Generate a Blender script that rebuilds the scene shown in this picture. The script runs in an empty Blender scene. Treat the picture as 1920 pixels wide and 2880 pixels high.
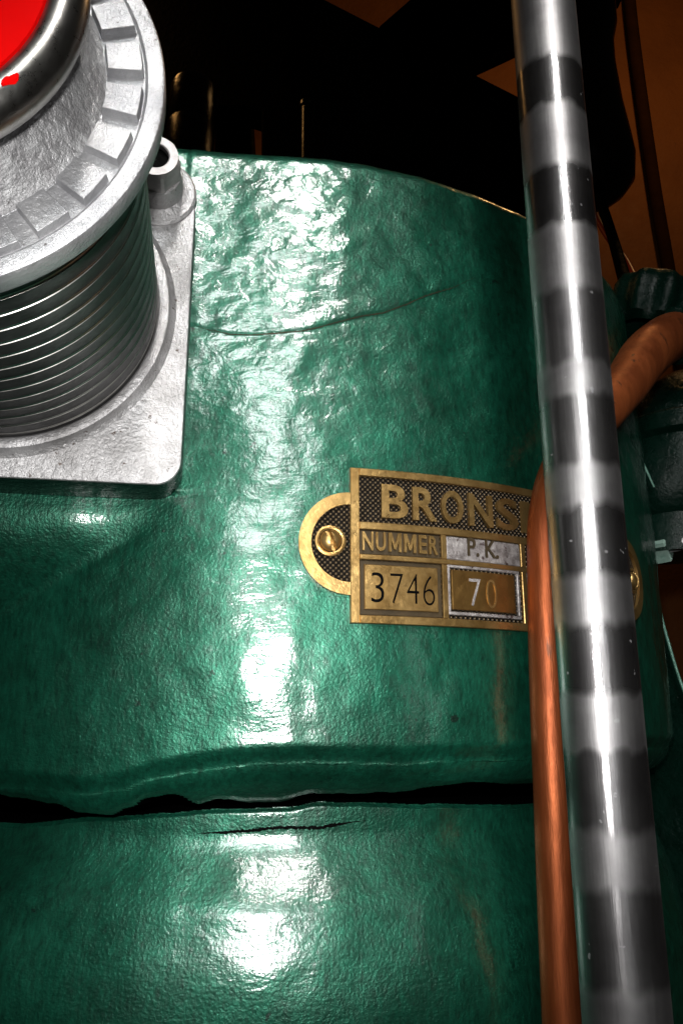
import bpy, bmesh, math, random
import numpy as np
from mathutils import Vector, noise
random.seed(4)
sc = bpy.context.scene
COL = sc.collection
R2D = math.degrees
# ------------------------------------------------------------------ camera
F = 2240.0                      # focal length in photo pixels (28 mm on a 36 mm tall frame)
PITCH = math.atan(605 / F)      # looking up a little: eye level lies low in the picture
cp, sp = math.cos(PITCH), math.sin(PITCH)
cam = bpy.data.cameras.new('camera')
cam.sensor_fit = 'VERTICAL'; cam.sensor_height = 36; cam.sensor_width = 24
cam.lens = 28; cam.clip_start = 0.01; cam.clip_end = 100
co = bpy.data.objects.new('camera', cam); COL.objects.link(co)
co.rotation_euler = (math.pi / 2 + PITCH, 0, 0)
sc.camera = co
cam.dof.use_dof = False
# ------------------------------------------------------------------ world, exposure
W = bpy.data.worlds.new('World'); sc.world = W; W.use_nodes = True
W.node_tree.nodes['Background'].inputs[0].default_value = (0.9, 0.75, 0.6, 1)
W.node_tree.nodes['Background'].inputs[1].default_value = 0.004
vs = sc.view_settings
vs.view_transform = 'Standard'; vs.look = 'None'; vs.exposure = 0; vs.gamma = 1; vs.use_curve_mapping = False
sc.cycles.max_bounces = 6; sc.cycles.caustics_reflective = False
sc.cycles.sample_clamp_indirect = 1.0

# ------------------------------------------------------------------ lamps
def lamp(name, kind, loc, target, power, color=(1, 1, 1), size=0.1, size_y=None, spread=None):
    l = bpy.data.lights.new(name, kind); l.energy = power; l.color = color
    if kind == 'AREA':
        l.size = size
        if size_y: l.shape = 'RECTANGLE'; l.size_y = size_y
        else: l.shape = 'DISK'
        if spread: l.spread = math.radians(spread)
    elif kind == 'POINT': l.shadow_soft_size = size
    o = bpy.data.objects.new(name, l); COL.objects.link(o)
    o.location = loc
    o.rotation_euler = (Vector(target) - Vector(loc)).to_track_quat('-Z', 'Y').to_euler()
    return o
lamp('camera_flash', 'AREA', (-0.004, -0.01, 0.035), (0.0, 0.4, 0.08), 0.43, (1, 0.99, 0.97), 0.016, spread=80)
lamp('ceiling_lamp', 'AREA', (0.27, -1.20, 1.66), (-0.02, 0.36, 0.17), 0.42, (1, 0.97, 0.93), 0.15, 0.36, spread=21)
lamp('work_lamp', 'AREA', (0.02, -1.30, 0.80), (-0.04, 0.36, 0.10), 0.66, (0.97, 1, 0.99), 0.80, 0.62, spread=22)
lamp('back_bulb', 'POINT', (-0.50, 1.00, 1.30), (0, 0, 0), 0.9, (1, 0.5, 0.15), 0.03)
lamp('back_lamp', 'POINT', (0.75, 1.25, 1.75), (0, 0, 0), 3.4, (1, 0.55, 0.2), 0.05)

# ------------------------------------------------------------------ pixel helpers (used only to read sizes off the photo)
def ray(px, py):
    u = (px - 960) / F; v = (1440 - py) / F
    return Vector((u, cp - v * sp, sp + v * cp))
def at_y(px, py, y):
    d = ray(px, py); return d * (y / d.y)
def at_r(px, py, r):
    d = ray(px, py); return d * (r / math.hypot(d.x, d.y))
AZ0 = math.radians(-4.9); DAX = 0.666; RC = 0.30
AX = Vector((DAX * math.sin(AZ0), DAX * math.cos(AZ0), 0))
def hit_cyl(px, py, R=RC):
    d = ray(px, py); h = math.hypot(d.x, d.y); ex, ey = d.x / h, d.y / h
    b = ex * AX.x + ey * AX.y
    disc = b * b - (AX.x ** 2 + AX.y ** 2 - R * R)
    r = b - math.sqrt(max(disc, 0))
    p = d * (r / h)
    psi = math.atan2(p.x - AX.x, -(p.y - AX.y))
    return psi, p.z
def on_cyl(psi, z, r):
    return Vector((AX.x + r * math.sin(psi), AX.y - r * math.cos(psi), z))

# ------------------------------------------------------------------ materials
def new_mat(name):
    m = bpy.data.materials.new(name); m.use_nodes = True
    nt = m.node_tree; return m, nt, nt.nodes['Principled BSDF']
def N(nt, t, **k):
    n = nt.nodes.new(t)
    for a, b in k.items():
        if a.startswith('i_'): n.inputs[a[2:].replace('_', ' ')].default_value = b
        else: setattr(n, a, b)
    return n
def noise_n(nt, vec, scale, detail=4, rough=0.6, dist=0.0):
    n = nt.nodes.new('ShaderNodeTexNoise'); n.inputs['Scale'].default_value = scale
    n.inputs['Detail'].default_value = detail; n.inputs['Roughness'].default_value = rough
    n.inputs['Distortion'].default_value = dist
    nt.links.new(vec, n.inputs['Vector']); return n
def ramp(nt, fac, stops, interp='LINEAR'):
    r = nt.nodes.new('ShaderNodeValToRGB'); cr = r.color_ramp; cr.interpolation = interp
    while len(cr.elements) < len(stops): cr.elements.new(0.5)
    for e, (p, c) in zip(cr.elements, stops):
        e.position = p; e.color = (c, c, c, 1) if isinstance(c, (int, float)) else (*c, 1)
    nt.links.new(fac, r.inputs[0]); return r
def bump(nt, h, dist, strength=1.0, prev=None):
    b = nt.nodes.new('ShaderNodeBump'); b.inputs['Distance'].default_value = dist
    b.inputs['Strength'].default_value = strength
    nt.links.new(h, b.inputs['Height'])
    if prev: nt.links.new(prev.outputs[0], b.inputs['Normal'])
    return b
def mapping(nt, scale=(1, 1, 1)):
    tc = nt.nodes.new('ShaderNodeTexCoord'); mp = nt.nodes.new('ShaderNodeMapping')
    mp.inputs['Scale'].default_value = scale
    nt.links.new(tc.outputs['Object'], mp.inputs['Vector']); return mp.outputs[0]

def mat_general(name, c1, c2, rough=(0.3, 0.5), metal=0.0, scale=60, bscale=200, bdist=0.0004, coat=0.0, spec=0.5, dirt=None, stretch=(1, 1, 1)):
    m, nt, p = new_mat(name)
    v = mapping(nt, stretch)
    n1 = noise_n(nt, v, scale, 6, 0.65)
    r = ramp(nt, n1.outputs[0], [(0.35, c1), (0.65, c2)])
    colour = r.outputs[0]
    if dirt:
        n3 = noise_n(nt, v, dirt[1], 5, 0.7)
        rd = ramp(nt, n3.outputs[0], [(dirt[2], 0), (dirt[2] + 0.06, 1)])
        mx = nt.nodes.new('ShaderNodeMix'); mx.data_type = 'RGBA'
        nt.links.new(rd.outputs[0], mx.inputs['Factor']); nt.links.new(colour, mx.inputs['A'])
        mx.inputs['B'].default_value = (*dirt[0], 1); colour = mx.outputs['Result']
    nt.links.new(colour, p.inputs['Base Color'])
    n2 = noise_n(nt, v, bscale, 5, 0.65)
    rr = ramp(nt, n2.outputs[0], [(0.3, rough[0]), (0.7, rough[1])])
    nt.links.new(rr.outputs[0], p.inputs['Roughness'])
    p.inputs['Metallic'].default_value = metal; p.inputs['Coat Weight'].default_value = coat
    p.inputs['Specular IOR Level'].default_value = spec
    b = bump(nt, n2.outputs[0], bdist)
    nt.links.new(b.outputs[0], p.inputs['Normal'])
    return m

def mat_green_casting():
    m, nt, p = new_mat('green_enamel')
    v = mapping(nt)
    vb = mapping(nt, (1.0, 1.0, 0.35))
    tc = nt.nodes.new('ShaderNodeTexCoord'); sx = nt.nodes.new('ShaderNodeSeparateXYZ')
    nt.links.new(tc.outputs['Object'], sx.inputs[0])
    n1 = noise_n(nt, v, 14, 7, 0.7, 0.4)
    n2 = noise_n(nt, vb, 420, 4, 0.7)
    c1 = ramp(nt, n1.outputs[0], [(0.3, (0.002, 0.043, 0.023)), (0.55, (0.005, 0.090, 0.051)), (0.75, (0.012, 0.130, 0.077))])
    c2 = ramp(nt, n2.outputs[0], [(0.32, 0.55), (0.5, 1.0), (0.72, 1.5)])
    mx = nt.nodes.new('ShaderNodeMix'); mx.data_type = 'RGBA'; mx.blend_type = 'MULTIPLY'
    mx.inputs['Factor'].default_value = 1
    nt.links.new(c1.outputs[0], mx.inputs['A']); nt.links.new(c2.outputs[0], mx.inputs['B'])
    nd = noise_n(nt, v, 150, 3, 0.5)
    rd = ramp(nt, nd.outputs[0], [(0.71, 0), (0.75, 0.8)])
    mx2 = nt.nodes.new('ShaderNodeMix'); mx2.data_type = 'RGBA'
    nt.links.new(rd.outputs[0], mx2.inputs['Factor']); nt.links.new(mx.outputs['Result'], mx2.inputs['A'])
    mx2.inputs['B'].default_value = (0.006, 0.014, 0.010, 1)
    nt.links.new(mx2.outputs['Result'], p.inputs['Base Color'])
    p.inputs['Roughness'].default_value = 0.40
    p.inputs['Metallic'].default_value = 0.6
    p.inputs['Specular IOR Level'].default_value = 0.6
    p.inputs['Coat Weight'].default_value = 1.0; p.inputs['Coat Roughness'].default_value = 0.16; p.inputs['Coat IOR'].default_value = 1.6
    # relief: lumpy casting above, brushed paint, fine orange peel
    mask = nt.nodes.new('ShaderNodeMapRange')
    mask.inputs['From Min'].default_value = 0.09; mask.inputs['From Max'].default_value = 0.20
    mask.inputs['To Min'].default_value = 0.35; mask.inputs['To Max'].default_value = 1.0
    nt.links.new(sx.outputs['Z'], mask.inputs['Value'])
    lump = noise_n(nt, mapping(nt, (1, 1, 1.35)), 80, 3, 0.45, 0.9)
    ml = nt.nodes.new('ShaderNodeMath'); ml.operation = 'MULTIPLY'
    nt.links.new(lump.outputs[0], ml.inputs[0]); nt.links.new(mask.outputs[0], ml.inputs[1])
    br = noise_n(nt, mapping(nt, (0.35, 0.35, 1.6)), 260, 3, 0.6)
    fine = noise_n(nt, v, 700, 3, 0.6)
    c1_ = bump(nt, ml.outputs[0], 0.00078)                 # lacquer skin over the lumps
    c2_ = bump(nt, br.outputs[0], 0.00014, 1, c1_)
    c3_ = bump(nt, fine.outputs[0], 0.0001, 1, c2_)
    nt.links.new(c3_.outputs[0], p.inputs['Coat Normal'])
    b1 = bump(nt, ml.outputs[0], 0.0003)
    b2 = bump(nt, br.outputs[0], 0.00012, 1, b1)
    b3 = bump(nt, fine.outputs[0], 0.00035, 1, b2)
    nt.links.new(b3.outputs[0], p.inputs['Normal'])
    return m

def mat_rod():
    m, nt, p = new_mat('polished_steel')
    at = nt.nodes.new('ShaderNodeAttribute'); at.attribute_name = 'polish'
    v = mapping(nt, (1, 1, 1))
    p.inputs['Metallic'].default_value = 1.0
    n = noise_n(nt, mapping(nt, (1, 1, 0.06)), 900, 4, 0.7)      # length-wise scratches
    n2 = noise_n(nt, v, 50, 4, 0.6)
    col = ramp(nt, n2.outputs[0], [(0.3, (0.24, 0.23, 0.235)), (0.7, (0.36, 0.35, 0.35))])
    sp_ = noise_n(nt, v, 210, 2, 0.4); rs = ramp(nt, sp_.outputs[0], [(0.735, 0), (0.75, 0.3)])
    mxs = nt.nodes.new('ShaderNodeMix'); mxs.data_type = 'RGBA'
    nt.links.new(rs.outputs[0], mxs.inputs['Factor']); nt.links.new(col.outputs[0], mxs.inputs['A'])
    mxs.inputs['B'].default_value = (0.5, 0.5, 0.52, 1)
    nt.links.new(mxs.outputs['Result'], p.inputs['Base Color'])
    inv = nt.nodes.new('ShaderNodeMath'); inv.operation = 'SUBTRACT'; inv.inputs[0].default_value = 1
    nt.links.new(rs.outputs[0], inv.inputs[1]); nt.links.new(inv.outputs[0], p.inputs['Metallic'])
    # roughness: ground bands 0.42, polished bands 0.24
    mr = nt.nodes.new('ShaderNodeMapRange')
    mr.inputs['To Min'].default_value = 0.19; mr.inputs['To Max'].default_value = 0.19
    mr.clamp = False; nt.links.new(at.outputs['Fac'], mr.inputs['Value'])
    ad = nt.nodes.new('ShaderNodeMath'); ad.operation = 'MULTIPLY_ADD'
    ad.inputs[1].default_value = 0.10; nt.links.new(n.outputs[0], ad.inputs[0])
    nt.links.new(mr.outputs[0], ad.inputs[2])
    nt.links.new(ad.outputs[0], p.inputs['Roughness'])
    an = nt.nodes.new('ShaderNodeMapRange')
    an.inputs['To Min'].default_value = 0.86; an.inputs['To Max'].default_value = 0.86
    nt.links.new(at.outputs['Fac'], an.inputs['Value'])
    nt.links.new(an.outputs[0], p.inputs['Anisotropic'])
    p.inputs['Anisotropic Rotation'].default_value = 0.25
    tg = nt.nodes.new('ShaderNodeTangent'); tg.direction_type = 'RADIAL'; tg.axis = 'Z'
    nt.links.new(tg.outputs[0], p.inputs['Tangent'])
    b = bump(nt, n.outputs[0], 0.00006)
    nt.links.new(b.outputs[0], p.inputs['Normal'])
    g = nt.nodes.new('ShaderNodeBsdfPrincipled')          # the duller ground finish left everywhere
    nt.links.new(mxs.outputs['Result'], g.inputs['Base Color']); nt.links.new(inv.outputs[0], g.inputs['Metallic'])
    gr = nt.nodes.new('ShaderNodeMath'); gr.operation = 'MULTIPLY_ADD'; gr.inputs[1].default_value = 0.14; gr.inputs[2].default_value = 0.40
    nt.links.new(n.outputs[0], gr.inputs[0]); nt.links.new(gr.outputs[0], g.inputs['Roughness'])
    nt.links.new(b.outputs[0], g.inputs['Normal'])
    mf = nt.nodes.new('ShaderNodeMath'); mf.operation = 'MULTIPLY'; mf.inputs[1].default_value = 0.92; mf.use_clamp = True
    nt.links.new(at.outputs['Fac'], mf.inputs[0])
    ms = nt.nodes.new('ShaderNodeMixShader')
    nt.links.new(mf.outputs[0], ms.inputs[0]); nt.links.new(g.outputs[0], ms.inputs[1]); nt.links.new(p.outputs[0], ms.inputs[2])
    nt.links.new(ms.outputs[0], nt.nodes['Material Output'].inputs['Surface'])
    return m

M = {}
M['green'] = mat_green_casting()
M['rod'] = mat_rod()
M['alu'] = mat_general('cast_aluminium_paint', (0.36, 0.36, 0.38), (0.66, 0.66, 0.67), (0.28, 0.48), 0.6, 45, 500, 0.0006, dirt=((0.10, 0.08, 0.07), 220, 0.665))
M['alu_rough'] = mat_general('rough_cast_aluminium', (0.38, 0.37, 0.38), (0.70, 0.70, 0.71), (0.32, 0.55), 0.55, 120, 330, 0.0016, dirt=((0.08, 0.07, 0.07), 300, 0.68))
M['alu_plate'] = mat_general('worn_aluminium_plate', (0.36, 0.35, 0.35), (0.78, 0.77, 0.78), (0.28, 0.48), 0.6, 28, 420, 0.0009, dirt=((0.10, 0.075, 0.06), 260, 0.62))
M['thread'] = mat_general('turned_steel', (0.022, 0.021, 0.021), (0.055, 0.053, 0.052), (0.30, 0.48), 0.35, 60, 300, 0.0002, dirt=((0.02, 0.018, 0.015), 160, 0.60))
M['nut'] = mat_general('grey_steel', (0.45, 0.43, 0.43), (0.62, 0.58, 0.58), (0.4, 0.6), 0.4, 150, 400, 0.0003, dirt=((0.12, 0.08, 0.07), 400, 0.68))
M['chrome'] = mat_general('dull_chrome', (0.40, 0.39, 0.37), (0.50, 0.49, 0.46), (0.26, 0.34), 1.0, 40, 300, 0.00005)
M['red'] = mat_general('red_paint', (0.85, 0.0, 0.0), (0.80, 0.002, 0.002), (0.7, 0.8), 0, 30, 200, 0.0001, spec=0.03)
M['brass'] = mat_general('worn_brass', (0.28, 0.165, 0.052), (0.46, 0.295, 0.11), (0.27, 0.42), 0.85, 70, 300, 0.00025, dirt=((0.05, 0.032, 0.018), 180, 0.70))
M['brass_shade'] = mat_general('shaded_brass', (0.20, 0.105, 0.03), (0.30, 0.17, 0.05), (0.28, 0.42), 0.85, 60, 250, 0.0003)  # darker copy of the brass, shade coloured into the right-hand number panel
M['tin'] = mat_general('worn_tinned_metal', (0.16, 0.14, 0.135), (0.42, 0.39, 0.38), (0.35, 0.6), 0.5, 220, 300, 0.0006, dirt=((0.05, 0.028, 0.026), 330, 0.575))
M['ink'] = mat_general('dark_engraving', (0.03, 0.022, 0.012), (0.05, 0.034, 0.017), (0.5, 0.7), 0.0, 100, 300, 0.0001, spec=0.12)
M['copper'] = mat_general('copper', (0.23, 0.052, 0.014), (0.43, 0.11, 0.031), (0.38, 0.56), 0.7, 55, 300, 0.0003, stretch=(1, 1, 0.12), dirt=((0.12, 0.04, 0.018), 130, 0.62))
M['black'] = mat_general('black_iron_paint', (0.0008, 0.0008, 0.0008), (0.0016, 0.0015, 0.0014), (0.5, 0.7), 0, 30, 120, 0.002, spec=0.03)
M['black_gloss'] = mat_general('black_gloss', (0.0015, 0.001, 0.001), (0.003, 0.002, 0.002), (0.12, 0.25), 0, 60, 160, 0.0006, spec=0.35)
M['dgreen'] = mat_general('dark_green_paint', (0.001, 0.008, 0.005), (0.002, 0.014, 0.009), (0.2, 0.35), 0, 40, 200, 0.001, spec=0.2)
M['rim_and_glint'] = mat_general('rim_and_glint_green', (0.06, 0.16, 0.115), (0.13, 0.27, 0.21), (0.25, 0.4), 0.1, 120, 250, 0.0006)
M['bolt_pale'] = mat_general('pale_green_bolt', (0.26, 0.42, 0.35), (0.42, 0.58, 0.50), (0.22, 0.38), 0.2, 150, 250, 0.0006)
M['olive'] = mat_general('olive_paint', (0.030, 0.012, 0.004), (0.045, 0.018, 0.006), (0.8, 0.95), 0, 20, 90, 0.001, spec=0.03)
M['red_wire'] = mat_general('red_cable_sheath', (0.55, 0.05, 0.012), (0.62, 0.07, 0.018), (0.3, 0.45), 0, 30, 200, 0.0002)
M['wall'] = mat_general('brown_plaster', (0.24, 0.080, 0.017), (0.32, 0.110, 0.024), (0.6, 0.8), 0, 3.5, 30, 0.004, dirt=((0.10, 0.05, 0.025), 9, 0.66))

def mat_knurl():
    m, nt, p = new_mat('knurled_dark_bronze')
    tc = nt.nodes.new('ShaderNodeTexCoord'); uv = tc.outputs['UV']
    sx = nt.nodes.new('ShaderNodeSeparateXYZ'); nt.links.new(uv, sx.inputs[0])
    hs = []
    for op in ('ADD', 'SUBTRACT'):
        a = nt.nodes.new('ShaderNodeMath'); a.operation = op
        nt.links.new(sx.outputs[0], a.inputs[0]); nt.links.new(sx.outputs[1], a.inputs[1])
        s = nt.nodes.new('ShaderNodeMath'); s.operation = 'SINE'
        k = nt.nodes.new('ShaderNodeMath'); k.operation = 'MULTIPLY'; k.inputs[1].default_value = 2400
        nt.links.new(a.outputs[0], k.inputs[0]); nt.links.new(k.outputs[0], s.inputs[0]); hs.append(s)
    mu = nt.nodes.new('ShaderNodeMath'); mu.operation = 'ADD'
    nt.links.new(hs[0].outputs[0], mu.inputs[0]); nt.links.new(hs[1].outputs[0], mu.inputs[1])
    n = noise_n(nt, mapping(nt), 160, 4, 0.6)
    r = ramp(nt, mu.outputs[0], [(0.25, (0.012, 0.010, 0.008)), (1.0, (0.20, 0.145, 0.085))])
    nt.links.new(r.outputs[0], p.inputs['Base Color'])
    p.inputs['Metallic'].default_value = 0.7
    rr = ramp(nt, n.outputs[0], [(0.3, 0.35), (0.7, 0.6)])
    nt.links.new(rr.outputs[0], p.inputs['Roughness'])
    b = bump(nt, mu.outputs[0], 0.0003); nt.links.new(b.outputs[0], p.inputs['Normal'])
    return m
M['knurl'] = mat_knurl()

# ------------------------------------------------------------------ object helpers
def tag(o, label=None, cat=None, group=None, kind=None):
    if label: o['label'] = label
    if cat: o['category'] = cat
    if group: o['group'] = group
    if kind: o['kind'] = kind
    return o
def thing(name, label, cat, loc=(0, 0, 0), group=None):
    o = bpy.data.objects.new(name, None); COL.objects.link(o); o.location = loc
    o.empty_display_size = 0.02
    return tag(o, label, cat, group)
def mesh_obj(name, verts, faces, mat, parent=None, smooth=35, uvs=None):
    me = bpy.data.meshes.new(name); me.from_pydata([tuple(v) for v in verts], [], faces)
    me.validate(); me.update()
    if smooth:
        me.shade_smooth()
        me.set_sharp_from_angle(angle=math.radians(smooth))
    o = bpy.data.objects.new(name, me); COL.objects.link(o)
    me.materials.append(M[mat] if isinstance(mat, str) else mat)
    if parent:
        o.parent = parent
        o.matrix_parent_inverse = parent_matrix(parent).inverted()
    return o
def parent_matrix(p):
    from mathutils import Matrix
    m = Matrix.Translation(p.location) if p.type == 'EMPTY' else Matrix.Identity(4)
    return m
class MB:
    def __init__(s): s.v = []; s.f = []
    def add(s, v, f):
        o = len(s.v); s.v += [Vector(x) for x in v]; s.f += [[i + o for i in q] for q in f]
    def obj(s, name, mat, parent=None, smooth=35): return mesh_obj(name, s.v, s.f, mat, parent, smooth)
def frame_of(n):
    n = Vector(n).normalized()
    a = Vector((0, 0, 1)) if abs(n.z) < 0.9 else Vector((1, 0, 0))
    x = a.cross(n).normalized(); y = n.cross(x); return x, y, n
def lathe(profile, org, fr, seg=96, closed=False, cap0=False, cap1=False):
    x, y, n = fr; v = []; f = []
    for r, t in profile:
        for k in range(seg):
            a = 2 * math.pi * k / seg
            v.append(org + n * t + (x * math.cos(a) + y * math.sin(a)) * r)
    m = len(profile)
    for i in range(m - 1 + (1 if closed else 0)):
        j = (i + 1) % m
        for k in range(seg):
            k2 = (k + 1) % seg
            f.append([i * seg + k, i * seg + k2, j * seg + k2, j * seg + k])
    if cap0: f.append([k for k in range(seg)][::-1])
    if cap1: f.append([(m - 1) * seg + k for k in range(seg)])
    return v, f
def tube(path, rad, seg=24, sub=10):
    pts = [Vector(p) for p in path]; rr = rad if isinstance(rad, (list, tuple)) else [rad] * len(pts)
    P = []; R_ = []
    for i in range(len(pts) - 1):
        p0 = pts[max(i - 1, 0)]; p1 = pts[i]; p2 = pts[i + 1]; p3 = pts[min(i + 2, len(pts) - 1)]
        for k in range(sub):
            t = k / sub
            P.append(0.5 * ((2 * p1) + (p2 - p0) * t + (2 * p0 - 5 * p1 + 4 * p2 - p3) * t * t + (3 * p1 - p0 - 3 * p2 + p3) * t ** 3))
            R_.append(rr[i] + (rr[i + 1] - rr[i]) * t)
    P.append(pts[-1]); R_.append(rr[-1])
    v = []; f = []; u = None
    for i, p in enumerate(P):
        t = (P[min(i + 1, len(P) - 1)] - P[max(i - 1, 0)]).normalized()
        if u is None: u = t.orthogonal().normalized()
        u = (u - t * u.dot(t)).normalized(); w = t.cross(u)
        for k in range(seg):
            a = 2 * math.pi * k / seg; v.append(p + (u * math.cos(a) + w * math.sin(a)) * R_[i])
    for i in range(len(P) - 1):
        for k in range(seg):
            k2 = (k + 1) % seg; f.append([i * seg + k, i * seg + k2, (i + 1) * seg + k2, (i + 1) * seg + k])
    f.append(list(range(seg))[::-1]); f.append([(len(P) - 1) * seg + k for k in range(seg)])
    return v, f
def prism(poly, d, bevel=0.0):
    """polygon of points (counted either way) pushed by the vector d"""
    n = len(poly); v = [Vector(p) for p in poly] + [Vector(p) + Vector(d) for p in poly]
    f = [list(range(n))[::-1], [n + i for i in range(n)]] + [[i, (i + 1) % n, n + (i + 1) % n, n + i] for i in range(n)]
    return v, f
def add_bevel(o, w, seg=2):
    b = o.modifiers.new('bevel', 'BEVEL'); b.width = w; b.segments = seg; b.limit_method = 'ANGLE'; b.angle_limit = math.radians(40)
    return o
def sstep(a, b, x):
    t = min(max((x - a) / (b - a), 0), 1); return t * t * (3 - 2 * t)
def interp(tab, x, soft=False):
    if x <= tab[0][0]: return tab[0][1]
    for (a, va), (b, vb) in zip(tab, tab[1:]):
        if x <= b:
            t = (x - a) / (b - a); t = t * t * (3 - 2 * t) if soft else t
            return va + (vb - va) * t
    return tab[-1][1]

# ------------------------------------------------------------------ valve axis (read before the casting, which carries its pad)
VS = None
nx_, ny_ = -0.1765, 605 / F
def cam2w(x, y, z): return Vector((x, y * sp + z * cp, -y * cp + z * sp))
nI = cam2w(nx_, ny_, 1).normalized()            # pointing into the engine, level
aI = Vector((1, 0, 0)) ; aI = (aI - nI * aI.dot(nI)).normalized()
bI = nI.cross(aI)                               # points down
if bI.z > 0: bI = -bI
mOut = -nI
DP = 0.2925                                     # distance of the pad face from the cylinder axis
Cdir = cam2w((-288.95 - 960) / F, (154.7 - 1440) / F, 1)
T_BASE, T_SK, T_TH = 0.592, 0.022, 0.095        # in flange units
# (Cdir*s + nI*s*(T_BASE+T_SK+T_TH) - AX).mOut = DP
VS = (DP + AX.dot(mOut)) / (Cdir.dot(mOut) - (T_BASE + T_SK + T_TH))
C0 = Cdir * VS
psi_m = math.atan2(mOut.x, -mOut.y)
base_c = C0 + nI * (VS * (T_BASE + T_SK))
PZ = (lambda d: (d * (base_c.dot(nI) / d.dot(nI))).z)(ray(200, 1351))   # height of the plate's lower edge

# ------------------------------------------------------------------ green cylinder casting
Z_TOP = 0.3055
ZB = -0.45
edge_tab = sorted([(lambda a: (a[0], a[1]))(hit_cyl(px, py)) for px, py in
    [(-400, 2215), (0, 2222), (200, 2232), (350, 2226), (430, 2195), (500, 2178), (620, 2163), (760, 2156), (1000, 2152), (1200, 2147), (1450, 2142), (1700, 2120)]])
crack_px = [(545, 915), (588, 928), (649, 939), (715, 938), (777, 935), (852, 929), (900, 917), (939, 905), (1014, 886), (1081, 876), (1149, 850), (1203, 825), (1278, 804), (1340, 775)]
crack = [hit_cyl(*p) for p in crack_px]
slot_top = [hit_cyl(px, py, RC - 0.02) for px, py in [(-300, 2205), (0, 2217), (100, 2238), (200, 2256), (250, 2282), (330, 2289), (390, 2268), (440, 2240), (500, 2230), (560, 2262), (620, 2246), (700, 2262), (790, 2260), (880, 2232), (1000, 2233), (1100, 2227), (1300, 2199), (1480, 2205), (1700, 2190)]]
slot_bot = [hit_cyl(px, py, RC - 0.02) for px, py in [(-300, 2325), (0, 2319), (300, 2299), (450, 2290), (600, 2279), (800, 2274), (900, 2258), (1000, 2259), (1200, 2264), (1480, 2264), (1700, 2255)]]
def nz(x, y, z, s, o=3): return noise.fractal(Vector((x * s, y * s, z * s)), 1.0, 2.0, o)
def r_casting(psi, z):
    sx_, cx_ = math.sin(psi) * RC, -math.cos(psi) * RC
    R = RC - 0.004 * sstep(0.13, 0.31, z)
    # pad face under the valve, blended into the round body
    c = math.cos(psi - psi_m)
    if psi < psi_m and c > 0.3:
        rp = DP / c
        lat = DP * math.tan(psi - psi_m)        # sideways distance along the pad
        fade = 1 - sstep(0.105, 0.03, z) if z < 0.105 else 0.0
        rp -= 0.06 * sstep(0.100, 0.01, z) + 0.005 * sstep(PZ + 0.004, PZ + 0.001, z)
        rp -= 0.09 * sstep(-0.21, -0.30, lat)
        k = 0.003
        h = max(k - abs(rp - R), 0) / k
        R = max(rp, R) + h * h * k * 0.25
    ze = interp(edge_tab, psi) + 0.0016 * noise.fractal(Vector((psi * 14, 3.3, 0.5)), 1.0, 2.0, 3)
    dz = z - ze
    und = nz(sx_, cx_, z, 22, 3)
    if dz > 0:                                    # upper casing, edge slightly rounded
        R -= 0.004 * sstep(0.009, 0.0, dz)
        R += 0.0011 * und + 0.0004 * nz(sx_, cx_, z * 1.4, 75, 2) * (0.4 + 0.6 * sstep(0.08, 0.2, z))
        zc = interp(crack, psi)
        if psi > crack[0][0] - 0.02 and psi < crack[-1][0]:
            R += 0.0007 * sstep(-0.0004, 0.0012, z - zc) * sstep(crack[-1][0], crack[-1][0] - 0.10, psi)
    else:
        wob = 0.35 * nz(psi * 0.3, 7.1, z * 0.3, 60, 3)
        d = -dz
        jag = 0.0004 * noise.fractal(Vector((psi * 40, 9.3, 0.5)), 1.0, 2.0, 3)
        zt_, zb_ = interp(slot_top, psi, True) + jag, interp(slot_bot, psi, True) - 0.6 * jag
        R1 = R - 0.004 - 0.3 * d - 48 * min(d, 0.02) ** 2 + 0.0016 * wob * sstep(0.002, 0.008, d)
        Rl = RC - 0.026 + 0.008 * sstep(-0.046, -0.080, z) + 0.014 * sstep(-0.045, -0.125, z) + 0.0008 * und
        if z > zt_: R = R1 - 0.002 * sstep(0.003, 0.0, z - zt_)
        elif z > zb_: R = RC - 0.085
        else: R = Rl - 0.0015 * sstep(0.0025, 0.0, zb_ - z)
    R -= 0.007 * (1 - math.sqrt(max(1 - sstep(0.013, 0.0, Z_TOP - z) ** 2, 0)))
    return R
def build_casting(parent):
    fine0, fine1 = math.radians(-52), math.radians(68)
    psis = list(np.linspace(-math.pi, fine0, 40)[:-1]) + list(np.linspace(fine0, fine1, 420)) + list(np.linspace(fine1, math.pi, 36)[1:-1])
    zs = list(np.linspace(ZB, -0.14, 16)[:-1]) + list(np.linspace(-0.14, -0.062, 70)[:-1]) + list(np.linspace(-0.062, -0.008, 170)[:-1]) + list(np.linspace(-0.008, 0.28, 270)[:-1]) + list(np.linspace(0.28, Z_TOP, 30))
    v = []; f = []; n = len(psis)
    for z in zs:
        for a in psis:
            v.append(on_cyl(a, z, r_casting(a, z)))
    for i in range(len(zs) - 1):
        for k in range(n):
            k2 = (k + 1) % n; f.append([i * n + k, i * n + k2, (i + 1) * n + k2, (i + 1) * n + k])
    top = (len(zs) - 1) * n
    v.append(Vector((AX.x, AX.y, Z_TOP))); c = len(v) - 1
    for k in range(n): f.append([top + k, top + (k + 1) % n, c])
    o = mesh_obj('casing', v, f, 'green', parent, 32)
    o.data.materials.append(M['black'])           # black put in for the deep shade inside the joint between castings
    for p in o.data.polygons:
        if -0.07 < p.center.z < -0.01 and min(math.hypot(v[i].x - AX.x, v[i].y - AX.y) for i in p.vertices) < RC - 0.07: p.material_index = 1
    return o
eng = thing('engine_cylinder', 'big round green enamelled engine cylinder casting with lumpy glossy paint and a groove round it', 'engine cylinder', (AX.x, AX.y, ZB))
casing = build_casting(eng)
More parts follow.
